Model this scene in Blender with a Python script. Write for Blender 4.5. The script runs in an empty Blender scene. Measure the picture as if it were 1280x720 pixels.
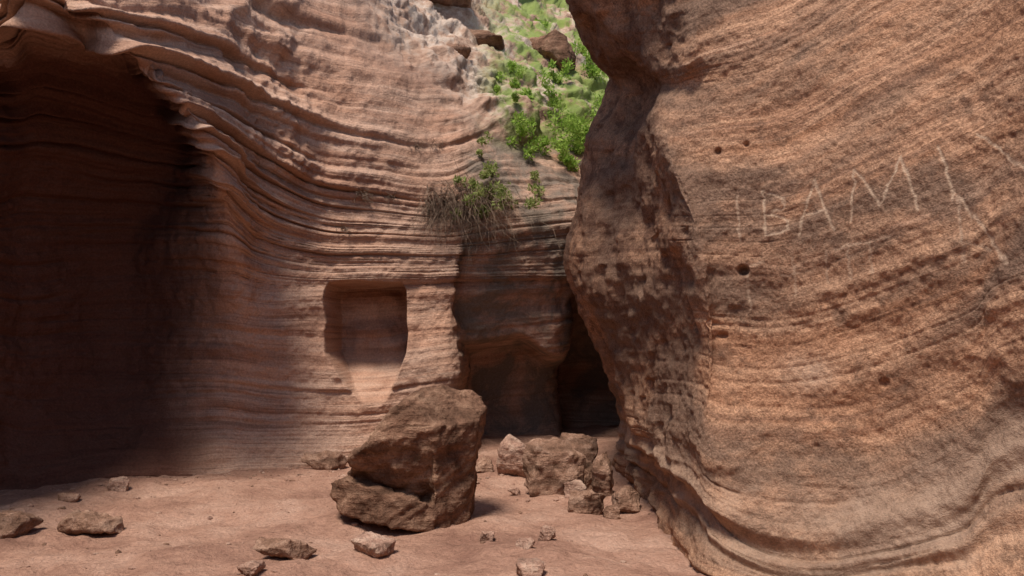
import bpy, bmesh, math, random
import numpy as np
from mathutils import Vector, Euler
random.seed(7)
EYE=1.6
def S(a,e,d):
    # unprojects image pixels from eye height: column, row and chosen forward distance -> world metres
    return (round((a-640)/995.0*d,3), d, round(EYE+(420-e)/995.0*d,3))
# ---------------------------------------------------------------- noise
def _h(i,j,k,seed):
    n=(i*73856093)^(j*19349663)^(k*83492791)^(seed*2654435761)
    n&=0xffffffff
    n=((n^(n>>15))*2246822519)&0xffffffff
    n=((n^(n>>13))*3266489917)&0xffffffff
    n^=n>>16
    return n.astype(np.float64)/4294967295.0*2-1
def vnoise(x,y,z,seed=0):
    x=np.asarray(x,float)+1000.;y=np.asarray(y,float)+1000.;z=np.asarray(z,float)+1000.
    x,y,z=np.broadcast_arrays(x,y,z)
    i=np.floor(x).astype(np.int64);j=np.floor(y).astype(np.int64);k=np.floor(z).astype(np.int64)
    fx=x-i;fy=y-j;fz=z-k
    fx=fx*fx*fx*(fx*(fx*6-15)+10);fy=fy*fy*fy*(fy*(fy*6-15)+10);fz=fz*fz*fz*(fz*(fz*6-15)+10)
    r=0
    for a in (0,1):
        for b in (0,1):
            for c in (0,1):
                w=(fx if a else 1-fx)*(fy if b else 1-fy)*(fz if c else 1-fz)
                r=r+w*_h(i+a,j+b,k+c,seed)
    return r
def fbm(x,y,z,oct=4,seed=0,gain=0.5):
    r=0;a=1.;f=1.
    for o in range(oct):
        r=r+a*vnoise(x*f+o*3.7,y*f-o*1.9,z*f+o*5.3,seed+o)
        a*=gain;f*=2.03
    return r
def sstep(a,b,x):
    t=np.clip((x-a)/(b-a),0,1);return t*t*(3-2*t)
# ---------------------------------------------------------------- spline sheets
def wmat(n,ts):
    M=np.zeros((len(ts),n))
    for q,t in enumerate(ts):
        i=min(int(t),n-2);f=t-i
        w=[-.5*f+f*f-.5*f**3, 1-2.5*f*f+1.5*f**3, .5*f+2*f*f-1.5*f**3, -.5*f*f+.5*f**3]
        for o in range(4):
            M[q,min(max(i-1+o,0),n-1)]+=w[o]
    return M
def params(sub):
    ts=[]
    for i,s in enumerate(sub):
        s=max(6,int(s*.85)); ts+= [i+j/s for j in range(s)]
    ts.append(float(len(sub)));return np.array(ts)
def sheet(G,csub,rsub):
    G=np.array(G,float)
    tc=params(csub);tr=params(rsub)
    P=np.einsum('ac,crk,br->abk',wmat(G.shape[0],tc),G,wmat(G.shape[1],tr))
    C,R=np.meshgrid(tc,tr,indexing='ij')
    return P,C,R
def normals(P):
    dc=np.gradient(P,axis=0);dr=np.gradient(P,axis=1)
    N=np.cross(dc,dr);N/=np.linalg.norm(N,axis=2,keepdims=True)+1e-9
    return N
def grid_mesh(name,P,attrs,mat):
    nc,nr=P.shape[:2];me=bpy.data.meshes.new(name)
    me.vertices.add(nc*nr);me.vertices.foreach_set('co',P.reshape(-1).astype(np.float32))
    idx=np.arange(nc*nr).reshape(nc,nr)
    q=np.stack([idx[:-1,:-1],idx[1:,:-1],idx[1:,1:],idx[:-1,1:]],-1).reshape(-1,4)
    me.loops.add(q.size);me.loops.foreach_set('vertex_index',q.reshape(-1).astype(np.int32))
    me.polygons.add(len(q));me.polygons.foreach_set('loop_start',(np.arange(len(q))*4).astype(np.int32))
    me.polygons.foreach_set('use_smooth',np.ones(len(q),bool))
    me.update(calc_edges=True)
    for k,v in attrs.items():
        at=me.attributes.new(k,'FLOAT','POINT');at.data.foreach_set('value',v.reshape(-1).astype(np.float32))
    ob=bpy.data.objects.new(name,me);bpy.context.collection.objects.link(ob);me.materials.append(mat);return ob
# ---------------------------------------------------------------- materials
class NT:
    def __init__(s,name):
        s.m=bpy.data.materials.new(name);s.m.use_nodes=True;s.t=s.m.node_tree;s.n=s.t.nodes;s.l=s.t.links
        s.b=s.n['Principled BSDF'];s.b.inputs['Roughness'].default_value=.95
        s.b.inputs['Specular IOR Level'].default_value=.06
        s.co=s.n.new('ShaderNodeTexCoord').outputs['Object']
    def val(s,inp,v):
        if hasattr(v,'node'): s.l.new(v,inp)
        else: inp.default_value=v
    def noise(s,scale,detail=4,rough=.55,vec=None,dist=0):
        n=s.n.new('ShaderNodeTexNoise');n.inputs['Scale'].default_value=scale;n.inputs['Detail'].default_value=detail
        n.inputs['Roughness'].default_value=rough;n.inputs['Distortion'].default_value=dist
        s.l.new(vec or s.co,n.inputs['Vector']);return n.outputs['Fac']
    def vor(s,scale,feat='F1',vec=None):
        n=s.n.new('ShaderNodeTexVoronoi');n.feature=feat;n.inputs['Scale'].default_value=scale
        s.l.new(vec or s.co,n.inputs['Vector']);return n.outputs['Distance']
    def math(s,op,a,b=0.,c=0.):
        n=s.n.new('ShaderNodeMath');n.operation=op
        s.val(n.inputs[0],a);s.val(n.inputs[1],b)
        if op=='MULTIPLY_ADD': s.val(n.inputs[2],c)
        return n.outputs[0]
    def ramp(s,fac,stops):
        n=s.n.new('ShaderNodeValToRGB');cr=n.color_ramp
        while len(cr.elements)<len(stops): cr.elements.new(.5)
        for e,(p,c) in zip(cr.elements,stops):
            e.position=p;e.color=(c if isinstance(c,tuple) else (c,c,c))+(1,)
        s.l.new(fac,n.inputs[0]);return n.outputs[0]
    def mix(s,fac,a,b,mode='MIX'):
        n=s.n.new('ShaderNodeMix');n.data_type='RGBA';n.blend_type=mode
        s.val(n.inputs[0],fac)
        for inp,v in((n.inputs[6],a),(n.inputs[7],b)):
            if hasattr(v,'node'): s.l.new(v,inp)
            else: inp.default_value=tuple(v)+(1,)
        return n.outputs[2]
    def attr(s,name):
        n=s.n.new('ShaderNodeAttribute');n.attribute_name=name;return n.outputs['Fac']
    def bump(s,h,dist,strength=1.,prev=None):
        n=s.n.new('ShaderNodeBump');n.inputs['Distance'].default_value=dist;n.inputs['Strength'].default_value=strength
        s.l.new(h,n.inputs['Height'])
        if prev: s.l.new(prev,n.inputs['Normal'])
        return n.outputs[0]
    def done(s,col,nrm=None):
        s.val(s.b.inputs['Base Color'],col)
        if nrm: s.l.new(nrm,s.b.inputs['Normal'])
        return s.m
def strata_vec(t,k,along=.35):
    c=t.n.new('ShaderNodeCombineXYZ');t.l.new(t.math('MULTIPLY',t.attr('strata'),k),c.inputs[2])
    sp=t.n.new('ShaderNodeSeparateXYZ');t.l.new(t.co,sp.inputs[0])
    t.l.new(t.math('MULTIPLY',sp.outputs[0],along),c.inputs[0]);t.l.new(t.math('MULTIPLY',sp.outputs[1],along),c.inputs[1])
    return c.outputs[0]
def wall_mat():
    t=NT('banded_tuff')
    b1=t.noise(1.,4,.62,strata_vec(t,3.6))
    col=t.ramp(b1,[(.28,(.28,.142,.092)),(.42,(.42,.24,.162)),(.52,(.50,.32,.23)),(.6,(.38,.212,.142)),(.74,(.53,.365,.27))])
    b2=t.noise(1.,3,.6,strata_vec(t,19.,.5))
    col=t.mix(t.math('MULTIPLY',t.ramp(b2,[(.34,1.),(.44,0.)]),.55),col,(.18,.095,.064))
    pa=t.noise(.9,4,.6)
    col=t.mix(t.ramp(pa,[(.45,0.),(.68,.5)]),col,(.47,.25,.155))
    g=t.noise(1.7,4,.65,dist=.6)
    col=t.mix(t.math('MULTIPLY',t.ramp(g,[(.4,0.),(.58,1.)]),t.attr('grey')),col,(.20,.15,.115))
    col=t.mix(t.attr('recess_shade'),col,(.095,.035,.024))  # shade of the left recess painted into the rock colour
    gr=t.noise(42,3,.75)
    col=t.mix(.45,col,t.ramp(gr,[(.3,.25),(.5,.5),(.7,.8)]),'OVERLAY')
    slope=t.noise(3.,5,.72)
    sc=t.ramp(slope,[(.3,(.17,.10,.07)),(.45,(.42,.27,.19)),(.55,(.54,.42,.33)),(.66,(.30,.21,.16))])
    moss=t.ramp(t.math('ADD',t.math('MULTIPLY',g,.6),t.math('MULTIPLY',slope,.4)),[(.44,0.),(.52,.85)])
    sc=t.mix(t.math('MULTIPLY',moss,t.attr('moss')),sc,(.17,.24,.045))
    col=t.mix(t.attr('slope'),col,sc)
    n=t.bump(b2,.028,.7)
    n=t.bump(gr,.018,.9,n)
    return t.done(col,n)
def right_mat():
    t=NT('granular_tuff')
    b1=t.noise(1.,4,.6,strata_vec(t,3.,.4))
    col=t.ramp(b1,[(.3,(.27,.13,.072)),(.44,(.40,.21,.122)),(.54,(.47,.265,.16)),(.62,(.33,.17,.10)),(.76,(.49,.295,.19))])
    b2=t.noise(1.,3,.6,strata_vec(t,9.,.5))
    col=t.mix(t.math('MULTIPLY',t.ramp(b2,[(.34,1.),(.42,0.)]),.5),col,(.18,.092,.06))
    g=t.noise(1.,4,.6,strata_vec(t,.8,.7),.4)
    col=t.mix(t.ramp(g,[(.42,0.),(.57,.8)]),col,(.165,.105,.075))
    st=t.noise(4,5,.75)
    col=t.mix(t.ramp(st,[(.52,0.),(.66,.55)]),col,(.12,.072,.052))
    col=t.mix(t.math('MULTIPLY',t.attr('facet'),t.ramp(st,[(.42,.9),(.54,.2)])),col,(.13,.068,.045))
    gr=t.noise(66,3,.78)
    col=t.mix(.62,col,t.ramp(gr,[(.32,.16),(.5,.5),(.68,.88)]),'OVERLAY')
    col=t.mix(t.math('MULTIPLY',t.attr('pale'),t.ramp(st,[(.35,1.),(.6,.3)])),col,(.48,.33,.235))
    sc=t.math('MULTIPLY',t.attr('scratch'),t.ramp(gr,[(.3,.4),(.6,.95)]))
    col=t.mix(sc,col,(.54,.38,.265))
    n=t.bump(b2,.02,.5)
    n=t.bump(st,.035,.4,n)
    n=t.bump(gr,.018,.8,n)
    return t.done(col,n)
def rock_mat(name,c1,c2,sc=1.):
    t=NT(name)
    a=t.noise(3.5*sc,5,.7,dist=.5)
    col=t.ramp(a,[(.3,tuple(x*.5 for x in c1)),(.48,c1),(.66,c2)])
    sp=t.n.new('ShaderNodeMapping');sp.inputs['Scale'].default_value=(1.2,1.2,9);sp.inputs['Rotation'].default_value=(0.1,.5,0)
    t.l.new(t.co,sp.inputs[0])
    b=t.noise(1.6,4,.6,sp.outputs[0])
    col=t.mix(.55,col,t.ramp(b,[(.35,.25),(.6,.65)]),'OVERLAY')
    g=t.noise(60,3,.75)
    col=t.mix(.5,col,t.ramp(g,[(.32,.2),(.68,.8)]),'OVERLAY')
    n=t.bump(b,.05,.6);n=t.bump(a,.08,.7,n);n=t.bump(g,.012,.8,n)
    return t.done(col,n)
def sand_mat():
    t=NT('pink_sand')
    a=t.noise(.9,5,.65)
    col=t.ramp(a,[(.36,(.25,.13,.09)),(.5,(.36,.20,.138)),(.64,(.44,.265,.19))])
    g=t.noise(34,4,.8)
    col=t.mix(.4,col,t.ramp(g,[(.32,.2),(.68,.8)]),'OVERLAY')
    p=t.vor(28)
    col=t.mix(t.math('MULTIPLY',t.ramp(p,[(.1,1.),(.2,0.)]),t.ramp(a,[(.48,0.),(.6,.6)])),col,(.48,.36,.28))
    n=t.bump(t.noise(5,5,.65),.10,.8);n=t.bump(g,.02,.8,n)
    return t.done(col,n)
def leaf_mat(name,c1,c2):
    t=NT(name)
    col=t.ramp(t.noise(14,2),[(.35,c1),(.65,c2)])
    t.b.inputs['Roughness'].default_value=.6
    t.val(t.b.inputs['Base Color'],col)
    tr=t.n.new('ShaderNodeBsdfTranslucent');t.l.new(col,tr.inputs[0])
    mx=t.n.new('ShaderNodeMixShader');mx.inputs[0].default_value=.4
    t.l.new(t.b.outputs[0],mx.inputs[1]);t.l.new(tr.outputs[0],mx.inputs[2])
    t.l.new(mx.outputs[0],t.n['Material Output'].inputs[0]);return t.m
MW=wall_mat();MR=right_mat();MS=sand_mat()
MB=rock_mat('boulder_tuff',(.17,.09,.057),(.31,.185,.12))
MB2=rock_mat('pink_stone',(.36,.21,.15),(.48,.325,.24),2.)
MB3=rock_mat('brown_stone',(.22,.122,.08),(.35,.215,.15),1.6)
MG=leaf_mat('fresh_leaves',(.18,.32,.04),(.42,.54,.12))
MG2=leaf_mat('olive_leaves',(.17,.22,.045),(.40,.42,.16))
MD=rock_mat('dry_twigs',(.15,.10,.07),(.28,.19,.13))
# ---------------------------------------------------------------- left / far canyon wall
zsA=[0,.5,1.1,1.8,2.3,2.8,3.3,3.8,4.2,4.6,5.0]
A=[]
A.append([(3.,-10.,z) for z in zsA]+[(3.,-12.,5.8)])
A.append([(-4.6,-7.,z) for z in zsA]+[(-6.5,-8.,5.8)])
A.append([(-5.9+l,0.,z) for z,l in zip(zsA,[0,0,-.1,-.1,0,0,.1,.2,.2,.0,-.3])]+[(-7.,0.,5.4)])
A.append([S(-90,640,7.2),S(-90,560,7.3),S(-90,470,7.4),S(-90,380,7.4),S(-90,300,7.4),S(-90,230,7.3),S(-90,150,7.2),S(-90,80,7.0),S(-85,30,6.8),S(-90,-20,6.8),S(-100,-70,7.0),(-6.6,6.8,5.5)])
A.append([S(40,617,8.1),S(40,555,8.5),S(40,470,8.8),S(40,390,8.9),S(40,310,8.9),S(45,235,8.8),S(60,165,8.6),S(60,95,8.1),S(40,35,7.1),S(20,-40,6.8),S(5,-120,7.0),(-6.2,8.2,5.8)])
A.append([S(150,601,8.8),S(150,550,9.3),S(150,470,9.7),S(155,385,9.8),S(165,310,9.8),S(195,245,9.6),S(215,195,9.25),S(185,125,8.6),S(120,58,7.6),S(75,-20,7.1),S(60,-100,7.35),(-5.5,9.,6.1)])
A.append([S(255,596,9.05),S(262,545,9.35),S(272,470,9.45),S(280,385,9.3),S(277,310,8.95),S(274,250,8.5),S(266,200,8.1),S(236,140,7.75),S(172,72,7.3),S(125,-10,7.1),S(115,-85,7.7),(-4.9,9.4,6.1)])
A.append([S(330,594,9.3),S(330,545,9.45),S(330,475,9.55),S(332,388,9.5),S(332,330,9.45),S(330,290,9.35),S(325,250,9.2),S(308,190,8.95),S(280,110,8.65),S(255,0,8.6),S(245,-120,9.2),(-3.9,10.8,7.)])
A.append([S(400,590,9.4),S(400,545,9.6),S(400,478,9.7),S(400,382,9.75),S(400,338,9.75),S(400,308,9.7),S(400,278,9.65),S(393,235,9.55),S(380,155,9.45),S(365,40,9.5),S(345,-120,10.1),(-3.3,12.,7.4)])
A.append([S(480,584,9.65),S(480,540,9.75),S(480,475,9.8),S(480,378,9.85),S(480,337,9.85),S(480,311,9.85),S(480,285,9.85),S(478,250,9.85),S(472,175,9.9),S(462,60,10.2),S(440,-80,11.2),(-2.8,15.,8.6)])
A.append([S(560,578,9.75),S(560,530,9.9),S(562,465,9.95),S(564,375,9.95),S(565,338,9.95),S(565,312,9.95),S(562,288,10.),S(560,255,10.05),S(558,180,10.3),S(545,85,11.0),S(525,10,12.6),S(490,-140,16.)])
A.append([S(596,574,10.5),S(594,530,10.9),S(592,462,10.75),S(588,375,10.35),S(590,338,10.25),S(598,310,10.15),S(604,280,10.1),S(612,235,10.25),S(625,160,11.),S(635,85,12.5),S(640,12,15.),S(640,-120,19.)])
A.append([S(703,571,10.9),S(703,525,11.3),S(703,450,11.1),S(706,370,10.8),S(712,335,10.6),S(716,300,10.5),S(722,270,10.5),S(728,235,10.9),S(738,165,12.4),S(745,90,14.5),S(745,15,17.5),S(745,-100,22.)])
A.append([S(708,561,12.8),S(708,510,13.2),S(708,450,13.),S(712,370,12.2),S(732,335,11.4),S(750,300,11.),S(765,270,11.),S(772,230,11.5),S(790,160,13.),S(800,90,15.5),S(810,10,19.),S(820,-80,24.)])
A.append([S(850,561,12.8),S(850,510,13.2),S(850,440,13.),S(850,370,12.2),S(850,325,11.6),S(860,290,11.4),S(870,260,11.5),S(880,220,12.2),S(900,150,14),S(920,80,17.),S(930,0,21.),S(940,-60,26.)])
A=[[ (c[0][0],c[0][1],-.6) ]+c for c in A]
csA=[10,14,36,64,76,90,80,96,104,104,80,104,40,40]
rsA=[8,56,60,84,60,50,50,60,76,76,56,36]
def wallA():
    P,C,R=sheet(A,csA,rsA);N=normals(P)
    x,y,z=P[...,0],P[...,1],P[...,2]
    slope=sstep(9.3,10.4,R+sstep(9.4,11.6,C)*1.0+.5*vnoise(x*.8,y*.8,z*.8,5))*sstep(8.6,9.9,C)
    s=R+.15*vnoise(x*.5,y*.5,z*.5,11)+.035*vnoise(x*1.7,y*1.7,z*1.7,12)
    dens=vnoise(s*2.4,x*.12,y*.12,31)
    d=.028*vnoise(s*3.3,x*.18,y*.18,21)+.014*np.abs(vnoise(s*7.,x*.25,y*.25,22))+.007*vnoise(s*15,x*.4,y*.4,23)
    jn=vnoise(s*8.,x*.15,y*.15,24);d-=.020*np.exp(-(jn/.08)**2)*sstep(-.2,.3,dens)*sstep(-.3,.2,vnoise(x*.6,y*.6,s*3,25))
    up=sstep(4.6,8.,R)*(1-sstep(6.6,10.,C))
    for gi,(gs,ga) in enumerate([(1.55,.05),(2.35,.05),(2.9,.05),(3.7,.05),(4.25,.07),(4.8,.055),(5.35,.065),(5.8,.05),(6.3,.065),(6.8,.06),(7.25,.07),(7.75,.06),(8.2,.07),(8.6,.05),(9.1,.07),(9.6,.06),(10.2,.06),(10.7,.05)]):
        u=s-gs+.06*vnoise(x*.7,y*.7,0*x,80+gi)
        f=ga*sstep(-.3,.35,vnoise(x*.5,y*.5,0*x+gi*3.1,81)+.1+.5*up)*(.62+.38*up)
        d+=f*(.40*np.exp(-((u-.08)/.07)**2)-.6*np.exp(-(u/.03)**2))*(1-.7*slope)
    d*=1+2.0*up
    d+=up*.13*(np.abs(vnoise(s*2.6,x*.15,y*.15,26))-.35)
    d+=.06*fbm(x*1.1,y*1.1,z*1.1,4,41)+.014*fbm(x*9,y*9,z*9,3,42)
    d*=1-.3*slope
    rk=fbm(x*.9,y*.9,z*1.3,4,51,.5);d+=slope*(.24*np.abs(rk)+.07*fbm(x*4,y*4,z*5,4,52))
    pil=np.exp(-((C-7.6)/.6)**2)*sstep(7.,8.2,R)
    d+=pil*(.12*fbm(x*3,y*3,z*3,4,61))
    P=P+N*d[...,None]
    x,y,z=P[...,0],P[...,1],P[...,2]
    # undercut at the foot of the wall beside the crevice
    uz=1.38+.22*vnoise(x*1.5,0*x,0*x,71)+.15*sstep(-.6,.6,x)
    P[...,1]+=1.0*sstep(10.15,10.7,C)*(1-sstep(uz-.25,uz,z))*(1-sstep(12.5,13,C))
    # niche
    tz=np.clip((z-.74)/(1.40-.74),0,1)
    cx=-1.80+.12*(1-tz)+.01*vnoise(z*3,0*z,0*z,3);hw=.08+.40*tz**.75+.008*vnoise(z*5,0*z,0*z,4)
    hw=hw*(1-.14*sstep(2.08,2.3,z)**2)
    top=2.25+.03*vnoise(x*4,0*x,0*x,7)-.02*np.abs(x-cx)
    ed=np.minimum(hw-np.abs(x-cx),top-z)
    m=sstep(-.015,.04,ed)*(np.abs(C-8.8)<1.3)*(z>.74)
    P[...,1]+=m*(.78*sstep(0,1,tz)+.05*vnoise(x*6,0*x,z*6,75))
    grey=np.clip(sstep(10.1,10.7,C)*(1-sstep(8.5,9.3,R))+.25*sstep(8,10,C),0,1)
    recess_shade=.92*(1-sstep(5.3,6.3,C+.25*vnoise(x,y,z,9)))*(1-sstep(8.3,9.4,R))  # painted shade mask: darkens the rock under the left overhang
    moss=sstep(10.4,11.1,C)*sstep(7.8,8.8,R)
    return grid_mesh('canyon_wall',P,{'strata':s,'slope':slope,'grey':grey,'recess_shade':recess_shade,'moss':moss},MW),P,C,R
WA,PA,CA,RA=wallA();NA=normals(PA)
tcA=CA[:,0];trA=RA[0]
def onA(c,r):
    i=int(np.argmin(abs(tcA-c)));j=int(np.argmin(abs(trA-r)));return Vector(PA[i,j]),Vector(NA[i,j])
# ---------------------------------------------------------------- right wall
B=[]
B.append([(2.6,13.6,z) for z in (0,.4,.9,1.5,2.1,2.8,3.4,4.,4.6,5.2,5.9)]+[(4.,14.,6.6)])
B.append([S(785,573,10.4),S(787,540,10.3),S(785,490,10.2),S(768,420,10.1),S(735,345,10.),S(742,265,10.),S(765,165,10.),S(790,95,9.9),S(780,50,9.8),S(770,-10,9.6),S(770,-80,9.6),(3.2,10.,6.8)])
B.append([S(772,588,9.4),S(776,548,8.9),S(768,495,8.6),S(742,420,8.3),S(712,345,8.1),S(722,265,8.1),S(747,165,8.1),S(768,100,8.2),S(742,58,7.8),S(702,0,7.4),S(675,-90,7.3),(2.4,8.3,7.)])
B.append([S(808,636,7.4),S(812,575,6.9),S(805,520,6.95),S(800,430,6.85),S(788,340,6.75),S(788,260,6.8),S(790,170,6.95),S(808,110,7.2),S(790,72,6.5),S(775,0,6.1),S(765,-90,6.1),(2.6,7.2,6.8)])
B.append([S(838,694,5.82),S(862,605,5.75),S(860,525,5.72),S(872,430,5.55),S(864,340,5.45),S(850,262,5.48),S(820,180,5.62),S(836,116,5.95),S(850,76,5.65),S(860,0,5.6),S(865,-80,5.7),(2.9,6.2,6.3)])
B.append([S(868,720,5.30),S(892,640,5.38),S(892,555,5.42),S(905,440,5.42),S(902,342,5.38),S(888,262,5.42),S(868,180,5.5),S(876,110,5.58),S(885,60,5.5),S(890,-10,5.52),S(895,-90,5.6),(3.0,6.1,6.1)])
B.append([S(955,742,4.94),S(965,672,5.12),S(985,560,5.25),S(985,440,5.22),S(985,342,5.18),S(980,255,5.2),S(970,170,5.25),S(965,95,5.32),S(970,35,5.35),S(975,-30,5.4),S(980,-110,5.5),(3.3,5.9,5.9)])
B.append([S(1070,760,4.68),S(1075,678,4.88),S(1090,560,5.02),S(1090,415,4.95),S(1090,310,4.9),S(1090,210,4.92),S(1085,110,4.98),S(1085,30,5.08),S(1085,-35,5.15),S(1085,-105,5.25),S(1085,-190,5.35),(3.7,5.6,5.9)])
B.append([S(1200,780,4.42),S(1195,650,4.62),S(1205,510,4.66),S(1210,375,4.6),S(1210,265,4.57),S(1210,155,4.58),S(1210,40,4.65),S(1210,-50,4.75),S(1210,-120,4.85),S(1210,-200,4.95),S(1210,-290,5.05),(4.3,5.2,5.8)])
B.append([S(1340,820,3.98),S(1340,580,4.2),S(1340,440,4.15),S(1340,320,4.1),S(1340,205,4.08),S(1340,95,4.1),S(1340,-30,4.15),S(1340,-130,4.25),S(1340,-210,4.35),S(1340,-300,4.45),S(1340,-400,4.5),(5.,4.4,5.8)])
zb=[0,.9,1.5,2.,2.4,2.8,3.2,3.6,4.,4.4,4.9]
B.append([(4.0+.03*i,1.6,z) for i,z in enumerate(zb)]+[(5.8,1.2,5.7)])
B.append([(4.3,-3.,z) for z in zb]+[(6.,-3.,5.7)])
B.append([(3.9,-10.5,z) for z in zb]+[(5.6,-10.,5.7)])
B=[[ (c[0][0],c[0][1],-.6) ]+c for c in B]
csB=[14,30,60,110,70,96,120,130,116,50,20,14]
rsB=[10,66,66,76,66,76,80,60,46,56,36,20]
def pan(a,e):
    d=float(np.interp(a,[860,902,985,1090,1210,1340],[5.56,5.38,5.18,4.9,4.57,4.08]));p=S(a,e,d)
    return ((p[0]-1.3)*.8-(p[1]-5.6)*.6,p[2])
STK=[([(920,245),(924,302)],.6),([(952,238),(956,294)],.85),([(952,238),(978,246),(980,258),(958,266)],.8),([(958,266),(985,274),(986,286),(956,294)],.85),
 ([(998,292),(1015,225),(1040,285)],.85),([(1004,268),(1032,262)],.7),
 ([(1062,275),(1068,210),(1100,255),(1125,195),(1148,260)],.85),
 ([(1172,180),(1192,250)],.9),([(1220,165),(1278,212)],.85),
 ([(1197,245),(1207,325)],.5),([(1197,245),(1230,285),(1262,328)],.75),([(1202,300),(1240,312)],.5),
 ([(930,330),(935,385)],.5),([(930,332),(955,328)],.5),([(932,356),(950,352)],.45),([(990,320),(993,368)],.5),([(1030,312),(1033,352)],.5),([(1058,305),(1061,348)],.5),([(1085,298),(1089,342)],.5),([(1042,310),(1112,294)],.45),([(975,345),(1010,338)],.4)]
STK=[([pan(*p) for p in pts],w) for pts,w in STK]
PIT=[(928,338,.034,.08),(893,405,.03,.03),(895,187,.022,.04),(930,178,.018,.03),(860,292,.03,.03),(1100,480,.03,.02),(900,420,.02,.03),(1015,560,.02,.02)]
PIT=[pan(a,e)+(r,d) for a,e,r,d in PIT]
PALE=pan(1003,468)
def wallB():
    P,C,R=sheet(B,csB,rsB);N=normals(P)
    x,y,z=P[...,0],P[...,1],P[...,2]
    s=R+.08*vnoise(x*.6,y*.6,z*.6,111)+.02*vnoise(x*2,y*2,z*2,112)
    low=1-sstep(2.,3.2,R)
    d=(.014*vnoise(s*2.2,x*.2,y*.2,121)+.007*vnoise(s*6,x*.2,y*.2,122)+.003*vnoise(s*13,x*.3,y*.3,123))*(1+2.5*low)
    jn=vnoise(s*5.,x*.2,y*.2,124);d-=.008*np.exp(-(jn/.08)**2)*(1+1.6*low)*sstep(-.2,.5,vnoise(x*.8,y*.8,s*2,125)+.3*vnoise(x*5,y*5,z*5,126))
    lg=R-2.12+.12*vnoise(x*1.2,y*1.2,0*z,127)
    d+=(.05*np.exp(-(lg/.12)**2)-.07*(1-sstep(-.25,-.05,lg))*(1-sstep(5.5,7.5,C)))*sstep(2,2.8,C)
    lg2=R-1.72+.1*vnoise(x*1.5,y*1.5,0*z,128);d+=.03*np.exp(-(lg2/.07)**2)-.03*np.exp(-((lg2+.13)/.05)**2)
    d+=.05*fbm(x*1.1,y*1.1,z*1.1,3,141)+.010*fbm(x*8,y*8,z*8,3,142)
    back=1-sstep(3.7,4.05,C)
    d+=back*(.05*fbm(x*2.5,y*2.5,z*2.5,4,151)-.03*sstep(.25,.6,vnoise(x*6,y*6,z*6,152)))
    d+=.006*fbm(x*26,y*26,z*26,2,160)
    a=(x-1.3)*.8-(y-5.6)*.6
    for (pa,pz,pr,pd) in PIT:
        d-=pd*np.exp(-(((a-pa)**2+(z-pz)**2)/pr**2)**2)*(C>3.8)*(C<10)
    sc=np.zeros_like(a);wa=a+.010*vnoise(a*25,z*25,0*a,171);wz=z+.010*vnoise(a*25,z*25,0*a,172)
    for pts,wgt in STK:
        for (p,q) in zip(pts[:-1],pts[1:]):
            va,vz=q[0]-p[0],q[1]-p[1];L=va*va+vz*vz
            t=np.clip(((wa-p[0])*va+(wz-p[1])*vz)/L,0,1)
            D=np.hypot(wa-p[0]-t*va,wz-p[1]-t*vz)
            sc=np.maximum(sc,wgt*(1-sstep(.003,.013,D)))
    sc*=(C>4.2)*(C<10)
    d-=.006*sc
    pale=sstep(.5,1.4,1.6-np.abs(R-2.)*1.3+.3*vnoise(x*2,y*2,z*2,8))*.6
    pale=np.maximum(pale,.8*np.exp(-(((a-PALE[0])/.16)**2+((z-PALE[1])/.12)**2)))
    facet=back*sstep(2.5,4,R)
    P=P+N*d[...,None]
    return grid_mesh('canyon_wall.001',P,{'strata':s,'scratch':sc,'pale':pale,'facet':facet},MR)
wallB()
# ---------------------------------------------------------------- ground
def hground(x,y):
    h=.05*fbm(x*.5,y*.5,0*x,3,201)+.035*fbm(x*2.0,y*2.0,0*x,3,202)+.012*fbm(x*9,y*9,0*x,2,203)
    h+= .10*sstep(8.2,9.6,y)*sstep(-6,-2,x)-.02
    h+=.10*np.exp(-((x+2.2)/1.3)**2-((y-8.2)/.8)**2)
    return h
def axis(lo,hi,n,far):
    c=np.linspace(lo,hi,n);e=np.array([2,6,15,40,100,far])
    return np.concatenate([lo-e[::-1],c,hi+e])
gx=axis(-7,4,400,300.);gy=axis(2,14,420,300.)
X,Y=np.meshgrid(gx,gy,indexing='ij');Z=hground(X,Y)
grid_mesh('ground',np.stack([X,Y,Z],-1),{},MS)
def gh(x,y): return float(hground(np.array([x]),np.array([y]))[0])
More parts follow.
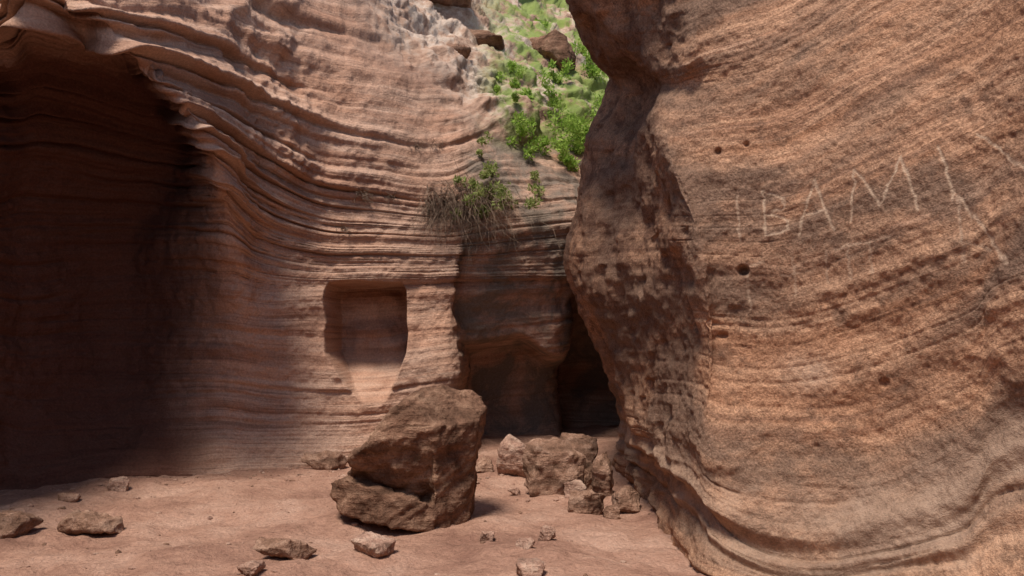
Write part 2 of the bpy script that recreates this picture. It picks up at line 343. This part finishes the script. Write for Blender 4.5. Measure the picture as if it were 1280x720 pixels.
# ---------------------------------------------------------------- rocks
def hull_bm(pts):
    bm=bmesh.new()
    for p in pts: bm.verts.new(p)
    bmesh.ops.convex_hull(bm,input=bm.verts)
    bmesh.ops.delete(bm,geom=list({v for v in bm.verts if not v.link_faces}),context='VERTS')
    return bm
def finish_rock(name,bms,mat,voxel,disp,seed,smooth=2,layer=0.):
    me=bpy.data.meshes.new(name)
    bm=bmesh.new()
    for b in bms:
        t=bpy.data.meshes.new('t');b.to_mesh(t);bm.from_mesh(t);bpy.data.meshes.remove(t);b.free()
    bm.to_mesh(me);bm.free()
    ob=bpy.data.objects.new(name,me);bpy.context.collection.objects.link(ob)
    md=ob.modifiers.new('r','REMESH');md.mode='VOXEL';md.voxel_size=voxel
    ms=ob.modifiers.new('s','SMOOTH');ms.iterations=smooth
    dg=bpy.context.evaluated_depsgraph_get();ev=bpy.data.meshes.new_from_object(ob.evaluated_get(dg))
    ob.modifiers.clear();ob.data=ev;ev.name=name
    n=len(ev.vertices);co=np.zeros(n*3);ev.vertices.foreach_get('co',co);co=co.reshape(-1,3)
    no=np.zeros(n*3);ev.vertices.foreach_get('normal',no);no=no.reshape(-1,3)
    x,y,z=co.T;f=1/disp/6
    d=disp*fbm(x*f,y*f,z*f,5,seed,.55)
    if layer:
        s=z*8-x*5.5+.6*vnoise(x*2,y*2,z*2,seed+9)
        d+=layer*vnoise(s,x*.4,y*.4,seed+5)+layer*.5*vnoise(s*2.7,x,y,seed+6)
    co+=no*d[:,None];ev.vertices.foreach_set('co',co.reshape(-1))
    ev.polygons.foreach_set('use_smooth',np.ones(len(ev.polygons),bool))
    ev.materials.clear();ev.materials.append(mat);ev.update();return ob
k=.00704
def q(u,v,dy): return ((u-640)*k,7.05+dy,(645-v)*k)
slab=[q(510,492,-.42),q(520,484,-.1),q(548,482,.05),q(592,490,.2),q(607,506,.1),q(598,522,-.2),q(548,526,-.50),
      q(470,545,-.52),q(444,566,-.36),q(438,588,-.16),q(475,606,-.08),q(530,632,-.10),q(560,620,-.16),q(585,600,-.1),q(455,580,.35),q(505,520,.4),q(590,560,.45),q(565,494,.5)]
post=[q(548,526,-.44),q(595,522,-.16),q(606,509,.1),q(599,545,.1),q(592,600,-.05),q(585,653,-.12),q(548,656,-.34),q(545,600,-.34),q(535,640,-.1),q(560,520,.4),q(588,650,.45),q(530,650,.35)]
foot=[q(411,614,-.12),q(415,599,-.12),q(440,590,-.30),q(495,606,-.42),q(545,618,-.38),q(550,655,-.36),q(490,642,-.44),q(434,632,-.28),q(440,598,.4),q(540,650,.4),q(418,627,.2)]
finish_rock('large_boulder',[hull_bm(slab),hull_bm(post),hull_bm(foot)],MB,.014,.02,300,1,.02)
def rock(name,x,y,w,dp,h,seed,mat,sink=.22,z0=None,npt=14):
    r=random.Random(seed);pts=[]
    for i in range(npt):
        v=Vector((r.gauss(0,1),r.gauss(0,1),r.gauss(0,1))).normalized()
        v=Vector([max(-.78,min(.78,c)) for c in v])/.78
        pts.append(Vector((v.x*w/2,v.y*dp/2,v.z*h/2)))
    zz=gh(x,y) if z0 is None else z0
    pts=[p+Vector((x,y,zz+h*(.5-sink))) for p in pts]
    m=max(w,dp,h)
    return finish_rock(name,[hull_bm(pts)],mat,m/40,m*.04,seed,1,0)
R_=[(.10,9.0,.52,.5,.56,1,MB2),(.42,8.15,.62,.5,.70,2,MB3),(.70,7.35,.36,.3,.26,3,MB3),(.94,8.0,.26,.3,.58,4,MB3),
 (-1.05,5.95,.33,.26,.22,5,MB2),(-1.66,5.80,.46,.28,.2,6,MB3),(-3.55,6.75,.50,.3,.22,7,MB3),(-4.22,6.65,.5,.35,.24,8,MB3),
 (-4.05,8.2,.2,.16,.17,9,MB2),(.27,6.25,.14,.12,.14,10,MB2),(.12,5.35,.24,.2,.12,11,MB2),(-.32,9.2,.24,.2,.22,12,MB3),(-.10,9.4,.18,.16,.18,13,MB2),
 (.76,8.5,.34,.3,.42,14,MB3),(1.08,7.5,.26,.3,.30,15,MB3),(-4.3,7.7,.22,.16,.1,16,MB3),(-.2,6.35,.12,.1,.09,17,MB2),(.1,6.0,.15,.11,.08,18,MB2),(-1.75,5.35,.2,.15,.1,19,MB2),
 (.62,7.85,.24,.2,.22,20,MB2),(.9,7.2,.16,.14,.14,21,MB3),(.02,8.1,.14,.12,.1,22,MB2),(.75,9.4,.5,.4,.5,24,MB3),(-2.15,9.15,.55,.25,.24,26,MB3)]
for i,(x,y,w,d_,h,sd,m) in enumerate(R_):
    rock('boulder' if i in(0,1,2,3,13,14,22) else 'stone',x,y,w,d_,h,sd+40,m)
for c,r,w,h,sd,m in [(11.4,10.2,.9,.7,71,MB),(10.1,11.1,1.5,.4,72,MB2),(10.6,10.6,.9,.4,73,MB),(10.9,11.3,1.2,.6,76,MB3),(11.6,11.6,1.0,.6,77,MB2),(10.3,10.3,.5,.25,78,MB3),(10.4,12.,1.6,.8,82,MB3)]:
    p,n=onA(c,r);rock('boulder',p.x,p.y,w,w*.9,h,sd,m,.55,p.z,18)
def pebbles(name,n,mat,seed,rmin,rmax,bias):
    r=random.Random(seed);vs=[];fs=[]
    bm=bmesh.new();bmesh.ops.create_icosphere(bm,subdivisions=1,radius=1);bv=[v.co.copy() for v in bm.verts];bf=[[v.index for v in f.verts] for f in bm.faces];bm.free()
    for i in range(n):
        if bias and r.random()<.45:
            t=r.random();x=-5.2+t*5.6+r.gauss(0,.25);y=8.9-.9*(t<.3)*(1-t/.3)+r.gauss(0,.3)
        else: x=r.uniform(-5,1.4);y=r.uniform(4.6,9.4)
        if x>1.0 and y<6.5: continue
        s=rmin+(rmax-rmin)*r.random()**6;z=gh(x,y)
        sx,sy,sz=s*r.uniform(.7,1.4),s*r.uniform(.7,1.3),s*r.uniform(.4,.8);b=len(vs)
        for v in bv:
            j=1+r.uniform(-.28,.28);vs.append((x+v.x*sx*j,y+v.y*sy*j,z+v.z*sz*j+sz*.1))
        fs+=[[b+i2 for i2 in f] for f in bf]
    me=bpy.data.meshes.new(name);me.from_pydata(vs,[],fs);me.materials.append(mat)
    ob=bpy.data.objects.new(name,me);bpy.context.collection.objects.link(ob)
pebbles('gravel',600,MB2,5,.006,.035,True)
pebbles('gravel',400,MB3,6,.006,.035,True)
# ---------------------------------------------------------------- plants
def leaves(name,clumps,mat,size,seed):
    r=random.Random(seed);vs=[];fs=[]
    for (p,rad,n,flat) in clumps:
        sub=[(p+Vector((r.gauss(0,rad*.5),r.gauss(0,rad*.5),r.gauss(0,rad*.38*flat))),rad*r.uniform(.2,.42)) for _ in range(max(3,n//70))]
        for i in range(n):
            c,rr=r.choice(sub)
            d=Vector((r.gauss(0,1),r.gauss(0,1),r.gauss(0,1))).normalized()*rr*r.random()**.4
            o=c+d;s=size*r.uniform(.5,1.3)
            ax=(d.normalized()+Vector((r.gauss(0,.5),r.gauss(0,.5),r.gauss(.3,.5)))).normalized()
            sd=ax.cross(Vector((r.gauss(0,1),r.gauss(0,1),r.gauss(0,1)))).normalized()
            b=len(vs);nn=ax.cross(sd)*s*.15
            vs+=[o-ax*s,o+sd*s*.42+nn,o+ax*s,o-sd*s*.42+nn];fs.append((b,b+1,b+2,b+3))
    me=bpy.data.meshes.new(name);me.from_pydata([tuple(v) for v in vs],[],fs);me.materials.append(mat)
    ob=bpy.data.objects.new(name,me);bpy.context.collection.objects.link(ob);return ob
def cl(c,r,rad,n,flat=1,off=.5):
    p,nn=onA(c,r);return (p+nn*rad*off,rad,n,flat)
leaves('green_shrub',[cl(11.6,9.0,.42,1200),cl(11.85,8.7,.40,1200),cl(11.4,9.3,.32,600),cl(11.95,9.2,.42,800),cl(11.6,8.5,.32,700),cl(11.35,8.7,.28,450),cl(11.8,8.35,.25,350)],MG,.032,1)
leaves('green_shrub',[cl(11.7,10.2,.4,700),cl(11.9,9.8,.4,700),cl(11.45,9.8,.3,350),cl(11.75,10.9,.4,400)],MG,.036,2)
leaves('green_shrub',[cl(11.0,9.9,.25,450),cl(11.15,9.5,.2,280),cl(11.2,8.9,.3,400,.7),cl(10.4,11.2,.2,180),cl(11.0,9.2,.25,260,.6),cl(11.2,10.8,.3,250),cl(10.85,9.5,.2,200)],MG,.032,3)
leaves('green_shrub',[cl(10.5,8.1,.18,190),cl(10.75,7.9,.24,320),cl(11.1,7.7,.28,480),cl(11.35,7.4,.26,380),cl(10.9,7.4,.26,340),cl(11.6,7.9,.25,280),cl(10.3,8.35,.14,100),cl(10.7,8.6,.2,150),cl(11.0,8.2,.26,260)],MG2,.030,4)
def twigs(name,items,mat,seed,w=.004):
    r=random.Random(seed);vs=[];fs=[]
    for (p,nrm,L,spread,grav,cnt) in items:
        for i in range(cnt):
            o=p+Vector((r.gauss(0,spread),r.gauss(0,.04),r.gauss(0,spread*.6)))
            d=(nrm*.9+Vector((r.gauss(0,.7),r.gauss(0,.4),r.gauss(.1,.5)))).normalized()
            st=L*r.uniform(.4,1.2)/8;pts=[o]
            for j in range(8):
                d=(d+Vector((r.gauss(0,.22),r.gauss(0,.15),r.gauss(0,.2)-grav))).normalized();pts.append(pts[-1]+d*st)
            b=len(vs)
            for j,pt in enumerate(pts):
                ww=w*(1-j/10);vs+=[pt+Vector((ww,0,0)),pt+Vector((-ww*.5,ww*.8,ww*.4)),pt+Vector((-ww*.5,-ww*.8,-ww*.4))]
            for j in range(8):
                for a_ in range(3):
                    c_=(a_+1)%3;fs.append((b+j*3+a_,b+j*3+c_,b+j*3+3+c_,b+j*3+3+a_))
    me=bpy.data.meshes.new(name);me.from_pydata([tuple(v) for v in vs],[],fs);me.materials.append(mat)
    ob=bpy.data.objects.new(name,me);bpy.context.collection.objects.link(ob)
def tw(c,r,L,sp,g,cnt):
    p,n=onA(c,r);return (p,n,L,sp,g,cnt)
twigs('dried_shrub',[tw(9.85,8.1,.55,.15,.2,150),tw(10.2,7.95,.75,.18,.28,150),tw(10.7,7.7,.8,.2,.3,90),tw(11.1,7.5,.8,.18,.28,60)],MD,8,.005)
twigs('dried_shrub',[tw(8.7,8.05,.19,.05,.1,44)],MD,9,.006);twigs('dried_shrub',[tw(9.15,8.1,.15,.04,.1,34)],MD,10,.006)
twigs('dried_shrub',[tw(8.4,6.8,.13,.03,.1,22)],MD,11,.006);twigs('dried_shrub',[tw(9.55,9.0,.14,.05,.1,26),tw(9.8,9.0,.14,.05,.1,26)],MD,12,.006)
# ---------------------------------------------------------------- light, sky, camera
sd=Vector((-.18,-.44,.92)).normalized()
L=bpy.data.lights.new('sun','SUN');L.energy=4.6;L.angle=math.radians(14);L.color=(1,.94,.86)
lo=bpy.data.objects.new('sun',L);bpy.context.collection.objects.link(lo);lo.rotation_euler=(-sd).to_track_quat('-Z','Y').to_euler()
w=bpy.data.worlds.new('World');bpy.context.scene.world=w;w.use_nodes=True
sk=w.node_tree.nodes.new('ShaderNodeTexSky');sk.sky_type='NISHITA';sk.sun_disc=False
sk.sun_elevation=math.asin(sd.z);sk.sun_rotation=math.atan2(sd.x,sd.y)
bg=w.node_tree.nodes['Background'];bg.inputs[1].default_value=.15;w.node_tree.links.new(sk.outputs[0],bg.inputs[0])
cam=bpy.data.cameras.new('camera');co=bpy.data.objects.new('camera',cam);bpy.context.collection.objects.link(co)
co.location=(0,0,EYE);co.rotation_euler=(math.radians(90),0,0);cam.lens=28;cam.sensor_width=36;cam.shift_y=60/1280;cam.clip_end=1000
bpy.context.scene.camera=co
bpy.context.scene.view_settings.view_transform='Standard'
